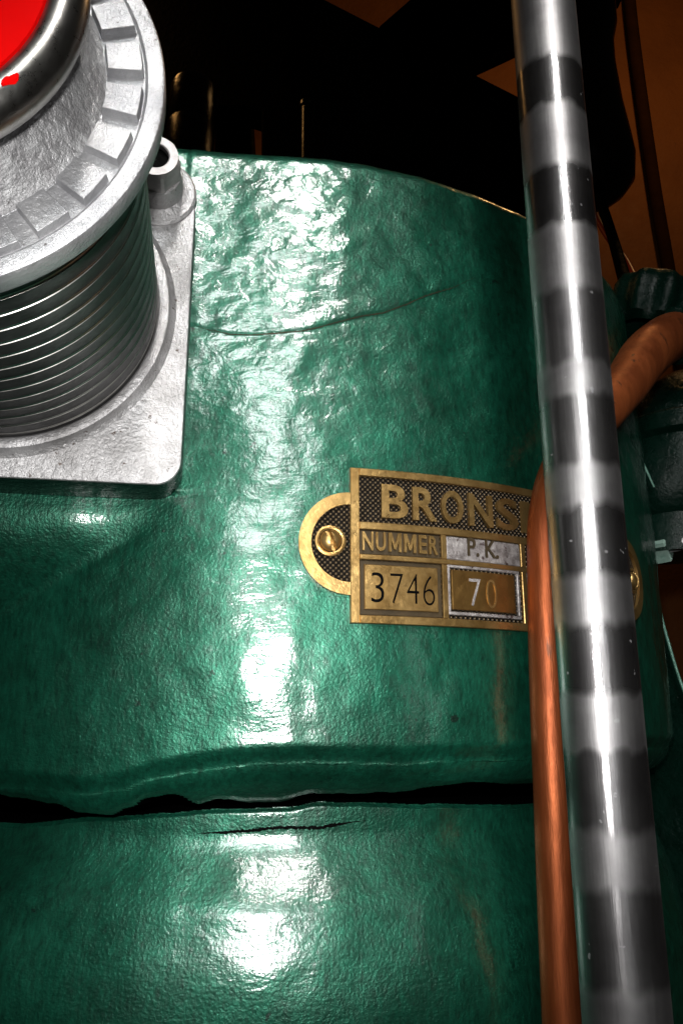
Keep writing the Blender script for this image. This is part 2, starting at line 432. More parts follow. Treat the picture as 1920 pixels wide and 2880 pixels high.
def surf_ribbon(name, pts, width, mat, parent, lift=0.0002, depth=0.0006, jag=0.4):
    """a ragged crack lying in the paint: a flat strip that follows the surface"""
    v = []; f = []; L = []
    for (a0, z0), (a1, z1) in zip(pts, pts[1:]):
        for k in range(14): L.append((a0 + (a1 - a0) * k / 14, z0 + (z1 - z0) * k / 14))
    L.append(pts[-1]); n = len(L)
    for i, (a, z) in enumerate(L):
        e = min(1, 6 * i / n + 0.05, 6 * (n - 1 - i) / n + 0.05)
        w0 = width * e * (1 + jag * random.uniform(-1, 1)); w1 = width * e * (1 + jag * random.uniform(-1, 1))
        zz = z + width * 0.3 * random.uniform(-1, 1) * jag
        for q, (dzz, h) in enumerate(((w0, -depth), (w0 * 0.8, lift), (-w1 * 0.8, lift), (-w1, -depth))):
            v.append(on_cyl(a, zz + dzz, max(r_casting(a, zz + dzz), r_casting(a, zz)) + h))
    for i in range(n - 1):
        for q in range(3): f.append([i * 4 + q, i * 4 + q + 1, i * 4 + 5 + q, i * 4 + 4 + q])
    return mesh_obj(name, v, f, mat, parent)
surf_ribbon('paint_crack', crack, 0.00028, 'ink', casing)
scr = [hit_cyl(*p, RC - 0.025) for p in [(552, 2344), (620, 2342), (697, 2337), (750, 2331), (796, 2328), (850, 2329), (896, 2329), (955, 2318), (1030, 2307)]]
surf_ribbon('paint_scratch', scr, 0.0008, 'black', casing, jag=0.5)

# ------------------------------------------------------------------ valve on the upper left
val = thing('relief_valve', 'silver painted valve with toothed round flange and red cap bolted to the green cylinder', 'valve', tuple(base_c))
fr = (aI, bI, nI)
u = VS
def LT(prof, name, mat, parent, seg=160, **k):
    v, f = lathe([(r * u, t * u) for r, t in prof], C0, fr, seg, **k)
    return mesh_obj(name, v, f, mat, parent, 30)
# flange: disc with 26 raised pads
b = MB()
b.add(*lathe([(r * u, t * u) for r, t in [(0.200, 0.0105), (0.249, 0.0115), (0.252, 0.0140), (0.3025, 0.0130), (0.3065, 0.0095), (0.3235, 0.0090), (0.3270, 0.0105), (0.3288, 0.0140), (0.3288, 0.0400), (0.3230, 0.0520), (0.2960, 0.0600), (0.2890, 0.0620)]], C0, fr, 260))
PIT = 2 * math.pi / 26
for k in range(26):
    th0 = -0.4029 + k * 0.2418
    top = []; bot = []
    hw = 0.0774
    for r, lst in ((0.2553, 1), (0.2995, 0)):
        angs = [th0 - hw + 2 * hw * q / 6 for q in range(7)]
        if lst == 0: angs = angs[::-1]
        for a in angs:
            top.append(C0 + (aI * math.cos(a) + bI * math.sin(a)) * r * u)
            rr = r + (0.002 if lst == 0 else -0.002); aa = th0 + (a - th0) * 1.04
            bot.append(C0 + (aI * math.cos(aa) + bI * math.sin(aa)) * rr * u + nI * 0.0150 * u)
    # small bevel ring between top and wall
    n = len(top); cen = sum(top, Vector()) / n
    inn = [p + (cen - p) * 0.03 - nI * 0.0006 * u for p in top]
    b.add(inn + top + bot, [list(range(n))] + [[i, (i + 1) % n, n + (i + 1) % n, n + i] for i in range(n)] + [[n + i, n + (i + 1) % n, 2 * n + (i + 1) % n, 2 * n + i] for i in range(n)])
flange = b.obj('flange', 'alu', val, 30)
# rough cast hub between the flange and the cap
LT([(0.252, 0.0115), (0.246, 0.006), (0.238, -0.004), (0.228, -0.020), (0.214, -0.040), (0.200, -0.062), (0.190, -0.090), (0.186, -0.115)], 'hub', 'alu_rough', val)
# chrome ring (torus) and red cap
tor = [(0.2225 + 0.0255 * math.cos(a), -0.112 + 0.030 * math.sin(a)) for a in np.linspace(0, 2 * math.pi, 33)[:-1]]
LT(tor, 'cap_ring', 'chrome', val, closed=True)
cap = LT([(0.212, -0.130), (0.207, -0.136), (0.205, -0.138), (0.12, -0.146), (0.05, -0.150), (0.001, -0.151)], 'cap', 'red', val, cap1=True)
# red smear on the ring
def ring_pt(th, a, h=0.0006):
    r = 0.2225 + (0.0255 + h) * math.cos(a); t = -0.112 + (0.030 + h) * math.sin(a)
    return C0 + (aI * math.cos(th) + bI * math.sin(th)) * r * u + nI * t * u
def ring_at(px, py):
    best = None
    for th in np.linspace(0.2, 1.5, 160):
        for a in np.linspace(-math.pi * 0.75, 0.3, 60):
            p = ring_pt(th, a, 0); d = ray(px, py); q = p - d * (p.dot(d) / d.dot(d))
            if best is None or q.length < best[0]: best = (q.length, th, a)
    return best[1:]
th_c, a_c = ring_at(30, 222)
v = []; f = []
for i in range(13):
    e = math.sin(math.pi * min(max(i / 12, 0.04), 0.96)) ** 0.6
    th = th_c + (i - 6) * 0.0085
    off = 0.05 * math.sin(i * 0.5)
    for q in (-1, -0.5, 0, 0.5, 1):
        v.append(ring_pt(th, a_c + off + q * 0.20 * e * (1 + 0.08 * random.uniform(-1, 1)), 0.0007 if abs(q) < 1 else 0.0001))
for i in range(12):
    for q in range(4): f.append([i * 5 + q, i * 5 + q + 1, i * 5 + 6 + q, i * 5 + 5 + q])
mesh_obj('red_smear', v, f, 'red', cap)
# threaded barrel
prof = [(0.2860, 0.055), (0.2900, 0.075)]
t = 0.085; p_ = 0.0385
while t < 0.575:
    prof += [(0.2895, t), (0.2895, t + p_ * 0.55), (0.2905, t + p_ * 0.74), (0.2912, t + p_ * 0.80), (0.2870, t + p_ * 0.86), (0.2858, t + p_ * 0.94), (0.2895, t + p_)]
    t += p_
prof += [(0.2895, 0.600), (0.2895, 0.62)]
brl = LT(prof, 'barrel', 'thread', val, 220)
brl.data.materials.append(M['chrome'])             # crests worn bright; groove flanks facing the camera chromed as painted glints
mi = np.zeros(len(brl.data.polygons), dtype=np.int32)
for q in range(len(prof) - 1):
    if (abs(prof[q][0] - 0.2905) < 1e-6 and abs(prof[q + 1][0] - 0.2912) < 1e-6) or (abs(prof[q][0] - 0.2858) < 1e-6 and abs(prof[q + 1][0] - 0.2895) < 1e-6): mi[q * 220:(q + 1) * 220] = 1
brl.data.polygons.foreach_set('material_index', mi)
# base plate with its raised ring
ft = T_BASE + T_SK
pc = C0 + nI * (ft * u)                         # centre on the plate's front face
def on_plate(px, py, t=ft):
    d = ray(px, py); o = C0 + nI * (t * u)
    p = d * (o.dot(nI) / d.dot(nI)) - o
    return p.dot(aI), p.dot(bI)
xr = (on_plate(537, 680)[0] + on_plate(528, 1100)[0]) / 2
yb = (on_plate(303, 1352)[1] + on_plate(100, 1349)[1]) / 2
yt = on_plate(560, 500)[1]
rc = 0.0115
def rrect(x0, x1, y0, y1, r, n=10):
    o = []
    for cx, cy, s in ((x1 - r[0], y1 - r[0], 0), (x0 + r[1], y1 - r[1], 1), (x0 + r[2], y0 + r[2], 2), (x1 - r[3], y0 + r[3], 3)):
        rad = r[[(0), 1, 2, 3][s]]
        for k in range(n + 1):
            a = math.pi / 2 * (s + k / n); o.append((cx + rad * math.cos(a), cy + rad * math.sin(a)))
    return o
out = rrect(-xr, xr, yt, yb, [rc, rc, 0.016, 0.016])
def plate_ring(inset, t):
    k = []
    for x, y in out:
        L_ = math.hypot(x, y)
        k.append(C0 + nI * t + aI * (x - inset * (1 if x > 0 else -1) * min(1, abs(x) / xr)) + bI * (y - inset * (1 if y > 0 else -1) * min(1, abs(y) / yb)))
    return k
rings = []
n = len(out)
# inner circle matched by angle
inner = []
for x, y in out:
    a = math.atan2(y, x); inner.append(C0 + nI * (ft * u) + (aI * math.cos(a) + bI * math.sin(a)) * 0.322 * u)
V = inner + plate_ring(0.0012, ft * u) + plate_ring(0.0003, ft * u + 0.0004) + plate_ring(0, ft * u + 0.0012) + plate_ring(0, (ft + T_TH) * u + 0.004)
Fc = []
for k in range(4):
    for i in range(n): Fc.append([k * n + i, k * n + (i + 1) % n, (k + 1) * n + (i + 1) % n, (k + 1) * n + i])
bp = mesh_obj('base_plate', V, Fc, 'alu_plate', val, 30)
bp.data.materials.append(M['dgreen'])            # green plate edge, made near black to stand in for its shade
for p in bp.data.polygons[3 * n:]: p.material_index = 1
LT([(0.2895, 0.600), (0.2940, 0.5940), (0.3000, 0.5920), (0.3085, 0.5920), (0.3120, 0.5935), (0.3145, 0.600), (0.3180, 0.608), (0.326, ft), (0.330, ft + 0.004)], 'raised_ring', 'alu_plate', bp)
# stud boss and nut at the plate's upper corner
nx0, ny0 = on_plate(437, 440, ft - 0.115)
def corner_lathe(prof, name, mat, parent, seg=64, cx=nx0, cy=ny0):
    v, f = lathe([(r, (ft * u) + t) for r, t in prof], C0 + aI * cx + bI * cy, fr, seg)
    return mesh_obj(name, v, f, mat, parent, 30)
corner_lathe([(0.0090, -0.0158), (0.0118, -0.0155), (0.0122, -0.0148), (0.0122, -0.0040), (0.0135, -0.0030), (0.0175, -0.0020), (0.0186, -0.0008), (0.0188, 0.004)], 'boss', 'alu_plate', bp)
def hexnut(name, org, frx, r_out, r_hole, h, mat, parent, rot=0.2):
    x, y, nn = frx; v = []; f = []; seg = 48
    def hexr(a):
        a = (a - rot) % (math.pi / 3) - math.pi / 6
        return r_out * math.cos(math.pi / 6) / math.cos(a)
    rows = [lambda a: (r_hole, 0.6 * h), lambda a: (r_hole, 0.0006), lambda a: (r_hole + 0.0006, 0), lambda a: (r_out * 0.86, 0), lambda a: (hexr(a) * 0.985, 0.0012 + 0.35 * (hexr(a) - r_out * 0.866)), lambda a: (hexr(a), 0.0018 + 0.4 * (hexr(a) - r_out * 0.866)), lambda a: (hexr(a), h)]
    for fn in rows:
        for k in range(seg):
            a = 2 * math.pi * k / seg; r, t_ = fn(a); v.append(org + (x * math.cos(a) + y * math.sin(a)) * r + nn * t_)
    for i in range(len(rows) - 1):
        for k in range(seg):
            k2 = (k + 1) % seg; f.append([i * seg + k, i * seg + k2, (i + 1) * seg + k2, (i + 1) * seg + k])
    f.append([k for k in range(seg)][::-1])
    return mesh_obj(name, v, f, mat, parent, 25)
hexnut('nut', C0 + aI * nx0 + bI * ny0 + nI * (ft * u - 0.0275), fr, 0.0122, 0.0062, 0.012, 'nut', bp)
v, f = lathe([(0.0061, ft * u - 0.0245), (0.0005, ft * u - 0.0245)], C0 + aI * nx0 + bI * ny0, fr, 32)  # black disc standing in for the shade inside the nut's hole
mesh_obj('bore_shade', v, f, 'black', bp)

# ------------------------------------------------------------------ brass name plate, bent round the cylinder
def SZ(px, py, h=0.003):
    a, z = hit_cyl(px, py, RC + h); return a * RC, z
S0 = SZ(985, 1500)[0]
def on(s, z, h): return on_cyl(s / RC, z, RC + h)
def bent_grid(s0, s1, z0, z1, h, hb, ns=None, nz_=2, bev=0.0003):
    """raised block: top face, small chamfer, walls"""
    ns = ns or max(2, int((s1 - s0) / 0.002)); v = []; f = []
    def rowset(i0, i1, j0, j1, hh):
        base = len(v)
        for j in range(nz_ + 1):
            for i in range(ns + 1):
                v.append(on(i0 + (i1 - i0) * i / ns, j0 + (j1 - j0) * j / nz_, hh))
        return base
    a = rowset(s0 + bev, s1 - bev, z0 + bev, z1 - bev, h)
    for j in range(nz_):
        for i in range(ns):
            q = a + j * (ns + 1) + i; f.append([q, q + 1, q + ns + 2, q + ns + 1])
    def border(s0, s1, z0, z1, hh):
        L = [on(s0 + (s1 - s0) * i / ns, z0, hh) for i in range(ns)] + [on(s1, z0 + (z1 - z0) * j / nz_, hh) for j in range(nz_)] + \
            [on(s1 + (s0 - s1) * i / ns, z1, hh) for i in range(ns)] + [on(s0, z1 + (z0 - z1) * j / nz_, hh) for j in range(nz_)]
        b_ = len(v); v.extend(L); return b_, len(L)
    b0, n = border(s0 + bev, s1 - bev, z0 + bev, z1 - bev, h); b1, _ = border(s0, s1, z0, z1, h - bev); b2, _ = border(s0, s1, z0, z1, hb)
    for p, q in ((b0, b1), (b1, b2)):
        for i in range(n): f.append([p + i, p + (i + 1) % n, q + (i + 1) % n, q + i])
    return v, f
zt = SZ(985, 1314)[1]; zb = SZ(989, 1752)[1]; sL = S0
sR = SZ(1763, 1640)[0]
zT_in = SZ(1010, 1337)[1]; z1b = SZ(1012, 1466)[1]; z2t = SZ(1013, 1487)[1]; z2b = SZ(1013, 1557)[1]; z3t = SZ(1014, 1572)[1]; z3b = SZ(1014, 1729)[1]
sIn = SZ(1011, 1480)[0]
sA1 = SZ(1242, 1530)[0]; sB0 = SZ(1257, 1540)[0]; sB1 = SZ(1462, 1540)[0]; sC0 = SZ(1477, 1540)[0]
plate = thing('name_plate', 'curved brass maker\'s plate with raised lettering and stamped numbers screwed to the green cylinder', 'name plate', tuple(on(sL, zb, 0)))
HB, HF = 0.0012, 0.0031
# backing with rounded end tabs
def backing():
    v = []; f = []; uv = []
    zc = (zt + zb) / 2; rt = (SZ(978, 1385)[1] - SZ(988, 1673)[1]) / 2
    tabw = S0 - SZ(840, 1515)[0]
    zcT = (SZ(978, 1385)[1] + SZ(988, 1673)[1]) / 2
    return rt, tabw, zcT
rt, tabw, zcT = backing()
b = MB(); b.add(*bent_grid(sL, sR, zb, zt, HB, -0.003, nz_=3))
def tab(side, h, hb, k_out=1.0, k_in=None):
    """half-ellipse tab (or the ring along its edge when k_in is given)"""
    v = []; f = []; n = 40
    s_e = sL if side < 0 else sR
    for i in range(n + 1):
        a = -math.pi / 2 + math.pi * i / n
        for j, kk in enumerate(np.linspace(k_in if k_in else 0.02, 1.0, 5)):
            v.append(on(s_e + side * tabw * kk * k_out * math.cos(a), zcT + rt * kk * k_out * math.sin(a), h))
    for i in range(n):
        for j in range(4): f.append([i * 5 + j, i * 5 + j + 1, i * 5 + j + 6, i * 5 + j + 5])
    for j, kk in ((4, 1.0),) + (((0, k_in),) if k_in else ()):
        o = len(v)
        for i in range(n + 1):
            a = -math.pi / 2 + math.pi * i / n
            v.append(on(s_e + side * tabw * kk * k_out * math.cos(a) , zcT + rt * kk * k_out * math.sin(a), hb))
        for i in range(n): f.append([i * 5 + j, i * 5 + 5 + j, o + i + 1, o + i])
    return v, f
for sd in (-1, 1): b.add(*tab(sd, HB, -0.003))
back = b.obj('backing', 'knurl', plate)
uvl = back.data.uv_layers.new(name='UVMap')
for li, lp in enumerate(back.data.loops):
    p = back.data.vertices[lp.vertex_index].co
    uvl.data[li].uv = (math.atan2(p.x - AX.x, -(p.y - AX.y)) * RC, p.z)
# brass frame: rim and dividing bars
b = MB()
bar = 0.0
b.add(*bent_grid(sL, sIn, zb, zt, HF, 0.0, nz_=3))
b.add(*bent_grid(sR - (sIn - sL), sR, zb, zt, HF, 0.0, nz_=3))
b.add(*bent_grid(sIn + 0.00002, sR - (sIn - sL) - 0.00002, zT_in, zt, HF - 0.00003, 0.0))
b.add(*bent_grid(sIn + 0.00002, sR - (sIn - sL) - 0.00002, zb, z3b, HF - 0.00003, 0.0))
b.add(*bent_grid(sIn + 0.00002, sR - (sIn - sL) - 0.00002, z2t, z1b, HF - 0.0002, 0.0))
b.add(*bent_grid(sIn + 0.00002, sR - (sIn - sL) - 0.00002, z3t, z2b, HF - 0.0002, 0.0))
for s0, s1 in ((sA1, sB0), (sB1 + 0.0004, sC0)):
    b.add(*bent_grid(s0, s1, z3b + 0.00002, z3t - 0.00002, HF - 0.0004, 0.0))
    b.add(*bent_grid(s0, s1, z2b + 0.00002, z2t - 0.00002, HF - 0.0004, 0.0))
for sd in (-1, 1): b.add(*tab(sd, HF, 0.0, 1.0, 0.76))
b.obj('frame', 'brass', plate, 30)
# number panels
zz = lambda px, py: SZ(px, py)[1]
pnl = b = MB(); b.add(*bent_grid(SZ(1025, 1640)[0], SZ(1232, 1650)[0], zz(1030, 1713), zz(1030, 1586), HF - 0.0004, 0.0)); p1 = b.obj('number_panel', 'brass', plate)
b = MB(); b.add(*bent_grid(SZ(1272, 1660)[0], SZ(1449, 1660)[0], zz(1270, 1713), zz(1270, 1601), HF - 0.0005, 0.0)); p2 = b.obj('number_panel', 'brass_shade', plate)
p1['label'] = 'bright brass panel stamped 3746'; p2['label'] = 'brass panel stamped 70 with its shade painted in as dark brown'
b = MB()
s0, s1, q0, q1 = SZ(1260, 1660)[0], SZ(1464, 1660)[0], zz(1260, 1728), zz(1260, 1586)
wv = 0.0016
for a_ in ((s0, s1, q1 - wv, q1), (s0, s1, q0, q0 + wv), (s0, s0 + wv, q0 + wv, q1 - wv), (s1 - wv, s1, q0 + wv, q1 - wv)):
    b.add(*bent_grid(*a_, HF - 0.0006, 0.0))
b.obj('panel_border', 'tin', plate)
b = MB(); b.add(*bent_grid(sB0 + 0.0003, sB1 + 0.0002, z2b + 0.0003, z2t - 0.0003, HF - 0.0011, 0.0)); pk = b.obj('letter_panel', 'tin', plate)
b = MB()
s0, s1, q0, q1 = SZ(1480, 1660)[0], SZ(1680, 1660)[0], zz(1260, 1728), zz(1260, 1586)
for a_ in ((s0, s1, q1 - wv, q1), (s0, s1, q0, q0 + wv), (s0, s0 + wv, q0 + wv, q1 - wv), (s1 - wv, s1, q0 + wv, q1 - wv)):
    b.add(*bent_grid(*a_, HF - 0.0008, 0.0))
b.obj('panel_border', 'tin', plate)
# lettering
def lettering(txt, s0, s1, z0, z1, h, hb, mat, parent, offset=0.0, ref=None, name='lettering'):
    cu = bpy.data.curves.new('t', 'FONT'); cu.body = txt; cu.size = 1; cu.offset = offset; cu.resolution_u = 6
    cu.extrude = 0.5; cu.bevel_depth = 0.0
    o = bpy.data.objects.new('t', cu); COL.objects.link(o)
    dg = bpy.context.evaluated_depsgraph_get(); dg.update()
    me = bpy.data.meshes.new_from_object(o.evaluated_get(dg))
    bpy.data.objects.remove(o); bpy.data.curves.remove(cu)
    xs = [v.co.x for v in me.vertices]; ys = [v.co.y for v in me.vertices]
    x0, x1, y0, y1 = min(xs), max(xs), min(ys), max(ys)
    for v in me.vertices:
        s = s0 + (s1 - s0) * (v.co.x - x0) / (x1 - x0); z = z0 + (z1 - z0) * (v.co.y - y0) / (y1 - y0)
        v.co = on(s, z, h if v.co.z > 0 else hb)
    me.name = name; me.materials.clear(); me.materials.append(M[mat])
    o = bpy.data.objects.new(name, me); COL.objects.link(o)
    o.parent = parent; o.matrix_parent_inverse = parent_matrix(parent).inverted()
    return o
zl0, zl1 = zz(1075, 1455), zz(1075, 1361)
for ch, a, c in (('B', 1073, 1147), ('R', 1160, 1228), ('O', 1241, 1302), ('N', 1318, 1384), ('S', 1396, 1454)):
    lettering(ch, SZ(a, 1420)[0], SZ(c, 1420)[0], zl0, zl1, HF, HB - 0.0002, 'brass', plate, 0.022)
GLYPH_M = [(0, 0), (0, 1), (0.24, 1), (0.5, 0.42), (0.76, 1), (1, 1), (1, 0), (0.79, 0), (0.79, 0.60), (0.58, 0.12), (0.42, 0.12), (0.21, 0.60), (0.21, 0)]
def letter_m(s0, s1, z0, z1, h, hb, mat, parent):
    n = len(GLYPH_M); v = []
    for hh in (h, hb): v += [on(s0 + (s1 - s0) * x, z0 + (z1 - z0) * y, hh) for x, y in GLYPH_M]
    f = [list(range(n))] + [[i, n + i, n + (i + 1) % n, (i + 1) % n] for i in range(n)]
    return mesh_obj('lettering', v, f, mat, parent, 0)
letter_m(SZ(1466, 1420)[0], SZ(1545, 1420)[0], zl0, zl1, HF, HB - 0.0002, 'brass', plate)
for ch, a, c in (('N', 1019, 1050), ('U', 1057, 1085), ('M', 1093, 1129), ('M', 1136, 1170), ('E', 1178, 1200), ('R', 1206, 1231)):
    q = (SZ(a, 1520)[0], SZ(c, 1520)[0], zz(1030, 1547), zz(1030, 1494), HF - 0.0002, HB - 0.0002, 'brass', plate)
    if ch == 'M': letter_m(*q)
    else: lettering(ch, *q, 0.02)
lettering('P. K.', SZ(1316, 1540)[0], SZ(1403, 1540)[0], zz(1360, 1567), zz(1360, 1516), HF - 0.0006, HF - 0.0012, 'ink', plate, 0.016)
for ch, a, c, dz_, w_ in (('3', 1044, 1080, 0, -0.012), ('7', 1098, 1134, -1, -0.02), ('4', 1144, 1178, 1, -0.015), ('6', 1190, 1222, -2, -0.022)):
    lettering(ch, SZ(a, 1650)[0], SZ(c, 1650)[0], zz(1130, 1697 - dz_), zz(1130, 1613 - dz_), HF - 0.00028, HF - 0.0006, 'black', p1, w_)
lettering('7', SZ(1320, 1660)[0], SZ(1352, 1660)[0], zz(1350, 1706), zz(1350, 1629), HF - 0.0002, HF - 0.0007, 'tin', p2, -0.010)
lettering('0', SZ(1368, 1660)[0], SZ(1396, 1660)[0], zz(1380, 1710), zz(1380, 1630), HF - 0.0002, HF - 0.0007, 'brass', p2, -0.02)
# dark floor of the number row
b = MB(); b.add(*bent_grid(sIn + 0.0003, sA1 - 0.0003, z3b + 0.0002, z3t - 0.0002, HB + 0.0003, 0.0)); b.obj('panel_recess', 'ink', plate)
b = MB(); b.add(*bent_grid(sIn + 0.0003, sA1 - 0.0003, z2b + 0.0002, z2t - 0.0002, HB + 0.0002, 0.0)); b.obj('panel_recess', 'ink', plate)
# screws with washers
def screw(px, py, tilt):
    s, z = SZ(px, py, 0.004); o = on(s, z, HB); psi = s / RC
    nn = Vector((math.sin(psi), -math.cos(psi), 0)); x = Vector((math.cos(psi), math.sin(psi), 0)); y = Vector((0, 0, 1))
    r = 0.0052; v = []; f = []; G = 40
    idx = {}
    for i in range(G + 1):
        for j in range(48):
            rr = r * i / G; a = 2 * math.pi * j / 48
            px_, py_ = rr * math.cos(a), rr * math.sin(a)
            h = 0.0008 + 0.0036 * math.sqrt(max(1 - (rr / r) ** 2 * 0.985, 0))
            w = abs(px_ * math.cos(tilt) + py_ * math.sin(tilt))
            h -= 0.0038 * sstep(0.0011, 0.0008, w)
            v.append(o + x * px_ + y * py_ + nn * max(h, 0.0002))
    for i in range(G):
        for j in range(48):
            j2 = (j + 1) % 48; f.append([i * 48 + j, i * 48 + j2, (i + 1) * 48 + j2, (i + 1) * 48 + j])
    hd = mesh_obj('screw', v, f, 'brass', plate, 50)
    v, f = lathe([(0.0054, -0.0004), (0.0056, 0.0013), (0.0064, 0.0016), (0.0073, 0.0013), (0.0075, -0.0004)], o, (x, y, nn), 48)
    mesh_obj('washer', v, f, 'brass', hd)
screw(931, 1518, 0.35); screw(1786, 1632, 0.1)

# ------------------------------------------------------------------ bright rod
RAZ = math.radians(17.54); RD = 0.34; RR = RD * math.sin(math.radians(2.645))
rx, ry = RD * math.sin(RAZ), RD * math.cos(RAZ)
def rod_z(py):                                   # height on the rod's front at picture height py
    x = 1520 + 250 * py / 2880
    d = ray(x, py); return d.z / math.hypot(d.x, d.y) * (RD - RR)
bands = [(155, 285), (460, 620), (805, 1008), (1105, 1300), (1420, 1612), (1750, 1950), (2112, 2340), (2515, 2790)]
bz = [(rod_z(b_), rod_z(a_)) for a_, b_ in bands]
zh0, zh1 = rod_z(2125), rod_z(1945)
zr = list(np.arange(-0.40, 0.60, 0.00075)); seg = 72
v = []; f = []; pol = []
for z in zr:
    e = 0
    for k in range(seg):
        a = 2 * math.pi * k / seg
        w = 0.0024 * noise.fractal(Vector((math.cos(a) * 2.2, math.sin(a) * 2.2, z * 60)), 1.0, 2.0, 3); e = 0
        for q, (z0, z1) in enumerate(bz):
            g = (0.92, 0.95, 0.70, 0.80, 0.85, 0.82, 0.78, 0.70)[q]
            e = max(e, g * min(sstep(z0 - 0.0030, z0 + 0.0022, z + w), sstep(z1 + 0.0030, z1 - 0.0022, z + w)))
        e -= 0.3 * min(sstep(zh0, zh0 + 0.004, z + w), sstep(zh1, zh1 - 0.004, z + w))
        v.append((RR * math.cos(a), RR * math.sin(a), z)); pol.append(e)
for i in range(len(zr) - 1):
    for k in range(seg):
        k2 = (k + 1) % seg; f.append([i * seg + k, i * seg + k2, (i + 1) * seg + k2, (i + 1) * seg + k])
f.append(list(range(seg))[::-1]); f.append([(len(zr) - 1) * seg + k for k in range(seg)])
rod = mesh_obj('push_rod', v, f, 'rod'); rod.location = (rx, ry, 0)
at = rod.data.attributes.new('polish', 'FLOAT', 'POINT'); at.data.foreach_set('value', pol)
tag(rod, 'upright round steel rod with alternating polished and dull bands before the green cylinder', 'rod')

# ------------------------------------------------------------------ copper pipe
path = [at_r(1935, 940, 0.60), at_r(1880, 950, 0.575), at_r(1815, 1000, 0.535), at_r(1752, 1090, 0.492), at_r(1670, 1190, 0.448), at_r(1580, 1300, 0.414), at_r(1536, 1440, 0.404), at_r(1532, 1620, 0.403), at_r(1541, 1900, 0.404), at_r(1556, 2250, 0.402), at_r(1572, 2600, 0.400), at_r(1590, 2950, 0.398), at_r(1610, 3400, 0.396)]
rad = [0.0175, 0.0175, 0.0165, 0.014, 0.0115, 0.0095, 0.0088, 0.0088, 0.0092, 0.0092, 0.0094, 0.0096, 0.0096]
v, f = tube(path, rad, 28)
cpz = mesh_obj('copper_pipe', v, f, 'copper', None, 60)
tag(cpz, 'bare orange copper pipe bending behind the steel rod and running down beside it', 'pipe')

# ------------------------------------------------------------------ things to the right of the rod
# dark green union nut above the copper elbow
g = thing('union_nut', 'dark green ribbed union nut clamping the top of the copper elbow', 'nut', tuple(at_r(1830, 870, 0.60)))
ctr = at_r(1835, 858, 0.60); axn = (at_r(1850, 800, 0.60) - at_r(1820, 930, 0.60)).normalized()
frn = frame_of(axn)
v = []; f = []; seg = 96
prof = [(0.024, -0.020), (0.031, -0.016), (0.034, -0.006), (0.034, 0.006), (0.030, 0.014), (0.020, 0.019), (0.004, 0.021)]
for i, (r, t) in enumerate(prof):
    for k in range(seg):
        a = 2 * math.pi * k / seg; rr = r * (1 + 0.07 * math.cos(9 * a) * (1 if 0 < i < 5 else 0.3))
        v.append(ctr + (frn[0] * math.cos(a) + frn[1] * math.sin(a)) * rr * 0.92 + axn * t * 1.1)
for i in range(len(prof) - 1):
    for k in range(seg): f.append([i * seg + k, i * seg + (k + 1) % seg, (i + 1) * seg + (k + 1) % seg, (i + 1) * seg + k])
f.append([(len(prof) - 1) * seg + k for k in range(seg)])
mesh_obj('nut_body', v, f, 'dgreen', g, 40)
c2 = at_r(1880, 900, 0.575)
frc = frame_of((path[0] - path[2]).normalized())
v, f = lathe([(0.0180 + 0.0035 * math.cos(a), 0.0035 * math.sin(a)) for a in np.linspace(0, 2 * math.pi, 13)[:-1]], at_r(1900, 945, 0.585), frc, 64, closed=True)
mesh_obj('collar', v, f, 'dgreen', g)
# dark valve body under the elbow
vb = thing('valve_body', 'nearly black green rounded valve body below the copper elbow right of the rod', 'valve', tuple(at_r(1900, 1500, 0.64)))
cv = at_r(1915, 1240, 0.66)
prof = [(0.002, 0.062), (0.022, 0.058), (0.040, 0.044), (0.050, 0.020), (0.050, 0.012), (0.056, 0.008), (0.056, -0.006), (0.050, -0.010), (0.048, -0.040), (0.040, -0.060), (0.030, -0.070), (0.030, -0.10)]
v, f = lathe(prof, cv, (Vector((1, 0, 0)), Vector((0, 1, 0)), Vector((0.22, 0.1, 0.97)).normalized()), 64, cap0=True, cap1=True)
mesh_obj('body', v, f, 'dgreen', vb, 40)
v, f = tube([at_r(1772, 1205, 0.60), at_r(1800, 1285, 0.602), at_r(1838, 1370, 0.606)], 0.0008, 10)  # thin light strip standing in for the highlight on the body's edge
mesh_obj('edge_glint', v, f, 'rim_and_glint', vb)
# green cover flange with stud and nut, low on the right
cf = thing('cover_flange', 'dark green round cover whose curved rim edge catches the light at far right', 'cover', tuple(at_r(1960, 1900, 0.62)))
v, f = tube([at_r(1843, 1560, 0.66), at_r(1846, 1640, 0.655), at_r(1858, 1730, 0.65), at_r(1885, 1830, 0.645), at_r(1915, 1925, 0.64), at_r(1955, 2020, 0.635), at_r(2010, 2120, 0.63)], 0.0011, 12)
mesh_obj('rim', v, f, 'rim_and_glint', cf)
poly = [at_r(x, y, r + 0.006) for x, y, r in [(1843, 1560, .66), (1846, 1640, .655), (1858, 1730, .65), (1885, 1830, .645), (1915, 1925, .64), (1955, 2020, .635), (2010, 2120, .63), (2010, 2700, .63), (1790, 2700, .66), (1800, 1560, .66)]]
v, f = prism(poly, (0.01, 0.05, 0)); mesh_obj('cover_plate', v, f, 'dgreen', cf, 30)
sb = thing('stud_bolt', 'pale green painted square nut with its stud end sticking out right of the rod', 'bolt', tuple(at_r(1850, 1545, 0.62)))
frb = frame_of(Vector((0.75, -0.62, 0.06)))
o = at_r(1838, 1543, 0.625)
v, f = lathe([(0.0105, 0.0), (0.0118, 0.001), (0.0118, 0.0105), (0.0105, 0.0115), (0.006, 0.0115)], o, frb, 4, cap0=True, cap1=True)
nb = mesh_obj('nut', v, f, 'bolt_pale', sb, 30)
v, f = lathe([(0.0052, 0.006), (0.0052, 0.024), (0.0044, 0.0255), (0.001, 0.0258)], o, frb, 24, cap1=True)
mesh_obj('stud', v, f, 'nut', sb)

